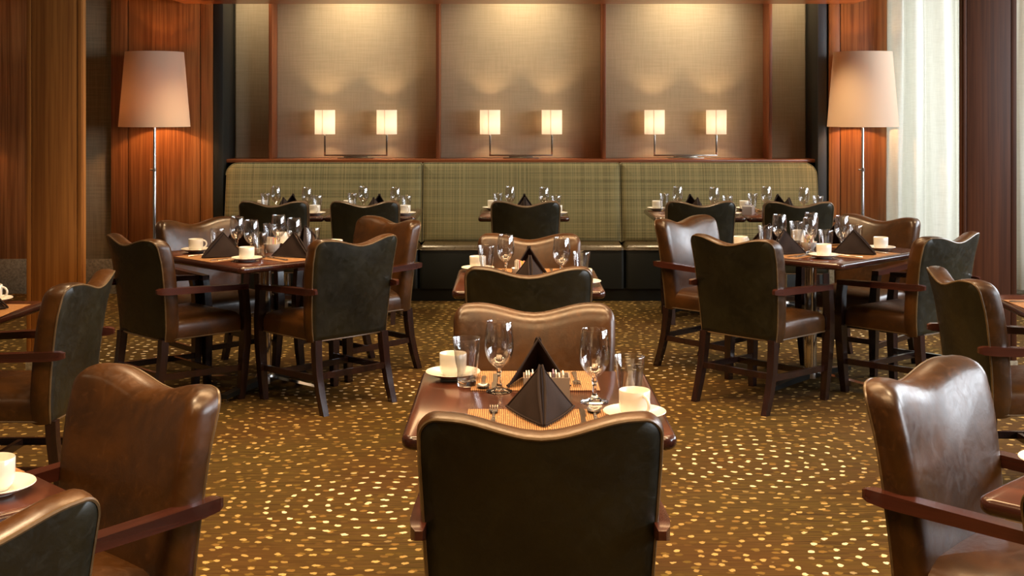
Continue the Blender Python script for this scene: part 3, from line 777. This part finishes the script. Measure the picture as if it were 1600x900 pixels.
# what stands wholly hidden behind chairs and backs in the photograph is left out
CUT = ('placemat', 'fork', 'knife', 'spoon')
DROP = set()
for tk_, seat_, nms in (('mid', 'near side', CUT), ('mid', 'far side', ('spoon',)), ('b3', 'near side', CUT), ('b3', 'far side', CUT),
        ('b1', 'near side', CUT), ('b1', 'far side', CUT), ('b2', 'near side', CUT), ('b2', 'far side', CUT),
        ('b4', 'near side', CUT), ('b4', 'far side', ('fork', 'knife', 'spoon')), ('b5', 'near side', CUT + ('coffee_cup', 'saucer')), ('b5', 'far side', ('fork',)),
        ('left', 'near right side', ('knife', 'spoon')), ('left', 'far right side', CUT), ('left', 'far left side', ('knife', 'spoon')),
        ('right', 'near left side', ('fork',)), ('right', 'far right side', ('fork', 'knife', 'spoon')), ('right', 'far left side', ('fork', 'knife', 'spoon')),
        ('nl', 'right side', CUT + ('napkin', 'water_goblet', 'tumbler')), ('nl', 'far side', ('knife', 'napkin', 'fork', 'spoon', 'water_goblet', 'tumbler', 'saucer', 'coffee_cup')),
        ('nr', 'far left side', ('placemat', 'napkin', 'fork', 'knife', 'spoon')), ('le', 'right side', ('fork', 'knife', 'spoon', 'water_goblet', 'tumbler')),
        ('re', 'left side', ('napkin', 'water_goblet', 'tumbler', 'saucer', 'coffee_cup', 'knife', 'spoon'))):
    for nm_ in nms: DROP.add((tk_, seat_, nm_))
for tk in ('front', 'mid', 'b3', 'b1', 'b2', 'b4', 'b5'):
    setting(tk, 0, 'near side', OFF2)
    fo = dict(water_goblet=(.100, -.105, 0), tumbler=(.192, -.175, 0), saucer=(.235, -.275, 0), napkin=(-.01, -.235, 0), fork=(-.118, -.245, 0))
    setting(tk, PI, 'far side', OFF2, fo, hrot=-90)
for tk, rot in (('left', 45), ('right', 45)):
    for a, seat in ((-45, 'near left side'), (45, 'near right side'), (135, 'far right side'), (-135, 'far left side')):
        setting(tk, R(a), seat, OFF4, hrot={-45: 150, 45: 40, 135: 200, -135: 170}[a])
setting('nl', R(45), 'right side', OFF4, dict(saucer=(.335, -.31, 0)), hrot=150)
setting('nl', R(135), 'far side', OFF4, dict(placemat=(-.03, -.315, 0), knife=(-.14, -.32, 20)))
setting('nr', R(-135), 'far left side', OFF4, dict(saucer=(.135, -.42, 0)), skip=('tumbler', 'water_goblet'), hrot=-50)
setting('le', R(90), 'right side', OFF2, dict(napkin=(.04, -.235, 20), placemat=(.02, -.25, 0)), hrot=-90)
setting('re', R(-90), 'left side', OFF2, dict(placemat=(0, -.24, 0), napkin=(0, -.15, 0), fork=(-.12, -.27, 0)))
# condiments
CAD = caddy(); BOWL = bowl_cup()
place(CAD, 'sugar_caddy', (.098, 3.425, TT + .0002), R(0), 'square steel caddy of sugar packets on the front centre table', 'caddy', None)
place(BOWL, 'sugar_bowl', (.05, 5.86, TT + .0002), R(20), 'small white bowl of sugar packets on the middle centre table', 'bowl')
place(BOWL, 'sugar_bowl', (-1.30, 6.92, TT + .0002), R(60), 'small white bowl of sugar packets on the left square table', 'bowl')
place(BOWL, 'sugar_bowl', (1.655, 7.02, TT + .0002), R(-30), 'small white bowl of sugar packets on the right square table', 'bowl')
place(CAD, 'sugar_caddy', (1.76, 9.36, TT + .0002), R(70), 'caddy of white and mauve packets on rightmost banquette table', 'caddy')

# ------------------------------------------------------------------ floor lamps
def floor_lamp(x, y, label, power):
    r = empty('floor_lamp', (x, y, 0), label=label, cat='lamp')
    bm = bmesh.new(); bm_lathe(bm, [(.0003, 0), (.14, 0), (.145, .004), (.145, .014), (.14, .018), (.02, .022), (.0003, .024)], 32); obj('base', mesh_of(bm, 'base', 'brushed'), r)
    bm = bmesh.new(); bm_lathe(bm, [(.013, .02), (.013, 1.02), (.011, 1.03), (.011, 1.50)], 16, True, True); po = obj('pole', mesh_of(bm, 'pole', 'chrome'), r)
    bm = bmesh.new(); bm_lathe(bm, [(.015, 1.02), (.015, 1.05)], 16, True, True); bm_tube(bm, [(-.012, 0, 1.035), (-.035, 0, 1.035)], .007, 10); obj('switch', mesh_of(bm, 'switch', 'chrome'), po)
    z0, z1 = 1.377, 1.972
    bm = bmesh.new(); bm_lathe(bm, [(.278, z0), (.228, z1), (.226, z1), (.276, z0), (.278, z0)], 64); sh = obj('shade', mesh_of(bm, 'shade', 'floor_shade'), r)
    bm = bmesh.new()
    for a in range(3): c, s = math.cos(a * 2.094), math.sin(a * 2.094); bm_tube(bm, [(0, 0, 1.50), (c * .222, s * .222, 1.94)], .0025, 6)
    obj('shade_ring', mesh_of(bm, 'shade_ring', 'brushed'), sh)
    bm = bmesh.new(); bm_lathe(bm, [(.0003, 1.50), (.018, 1.51), (.032, 1.55), (.030, 1.59), (.0003, 1.615)], 16); obj('bulb', mesh_of(bm, 'bulb', 'bulb'), r)
    l = bpy.data.lights.new('floor_lamp_light', 'POINT'); l.energy = power; l.color = (1, .50, .20); l.shadow_soft_size = .035
    lo = obj('lamp_light', l, r, (0, 0, 1.56))
FLP = 13.5
floor_lamp(px(241.5, 10.1), 10.1, 'tall floor lamp with tapered shade before the left wood wall', FLP)
floor_lamp(px(1348, 10.1), 10.1, 'tall floor lamp with tapered shade beside the white curtain', FLP)
floor_lamp(-4.70, 10.1, 'floor lamp standing out of view beyond the left wood column', FLP)
# ------------------------------------------------------------------ twin lamps on the ledge
def twin(x, label):
    y = 10.70; r = empty('twin_lamp', (x, y, 1.10), label=label, cat='lamp')
    bm = bmesh.new(); bm_box(bm, -.15, .15, -.045, .045, 0, .010, .003); obj('base', mesh_of(bm, 'base', 'nickel'), r)
    bm = bmesh.new(); bm_box(bm, -.10, .10, -.012, .012, .010, .022, .002); bm_box(bm, -.268, .268, -.007, .007, .020, .034, .002); obj('crossbar', mesh_of(bm, 'crossbar', 'nickel'), r)
    for s in (-1, 1):
        bm = bmesh.new(); bm_box(bm, s * .261 - .007, s * .261 + .007, -.007, .007, .034, .26, .002); obj('upright', mesh_of(bm, 'upright', 'nickel'), r)
        poly = [(s * .261 + .086 * math.cos(2 * PI * i / 36), .060 * math.sin(2 * PI * i / 36)) for i in range(36)]
        bm = bmesh.new(); bm_rings(bm, [[(px_, py_, .205) for px_, py_ in poly], [(px_, py_, .410) for px_, py_ in poly], [(px_, py_, .409) for px_, py_ in inset(poly, .003)], [(px_, py_, .206) for px_, py_ in inset(poly, .003)], [(px_, py_, .205) for px_, py_ in poly]], False, False)
        sh = obj('shade', mesh_of(bm, 'shade', 'small_shade'), r)
        bm = bmesh.new(); bm_box(bm, s * .261 - .002 - .012, s * .261 + .002 - .012, -.0625, -.0590, .205, .410); obj('seam', mesh_of(bm, 'seam', 'floor_shade'), sh)
        bm = bmesh.new(); bm_lathe(bm, [(.0003, .262), (.010, .264), (.016, .285), (.014, .31), (.0003, .33)], 12, cx=s * .261); obj('bulb', mesh_of(bm, 'bulb', 'bulb'), r)
        l = bpy.data.lights.new('twin_lamp_light', 'POINT'); l.energy = 5.5; l.color = (1, .66, .38); l.shadow_soft_size = .02
        obj('lamp_light', l, r, (s * .261, 0, .30))
twin(px(556, 10.7), 'twin-shade nickel lamp on ledge in the left wall bay')
twin(px(814, 10.7), 'twin-shade nickel lamp on ledge in the middle wall bay')
twin(px(1071, 10.7), 'twin-shade nickel lamp on ledge in the right wall bay')
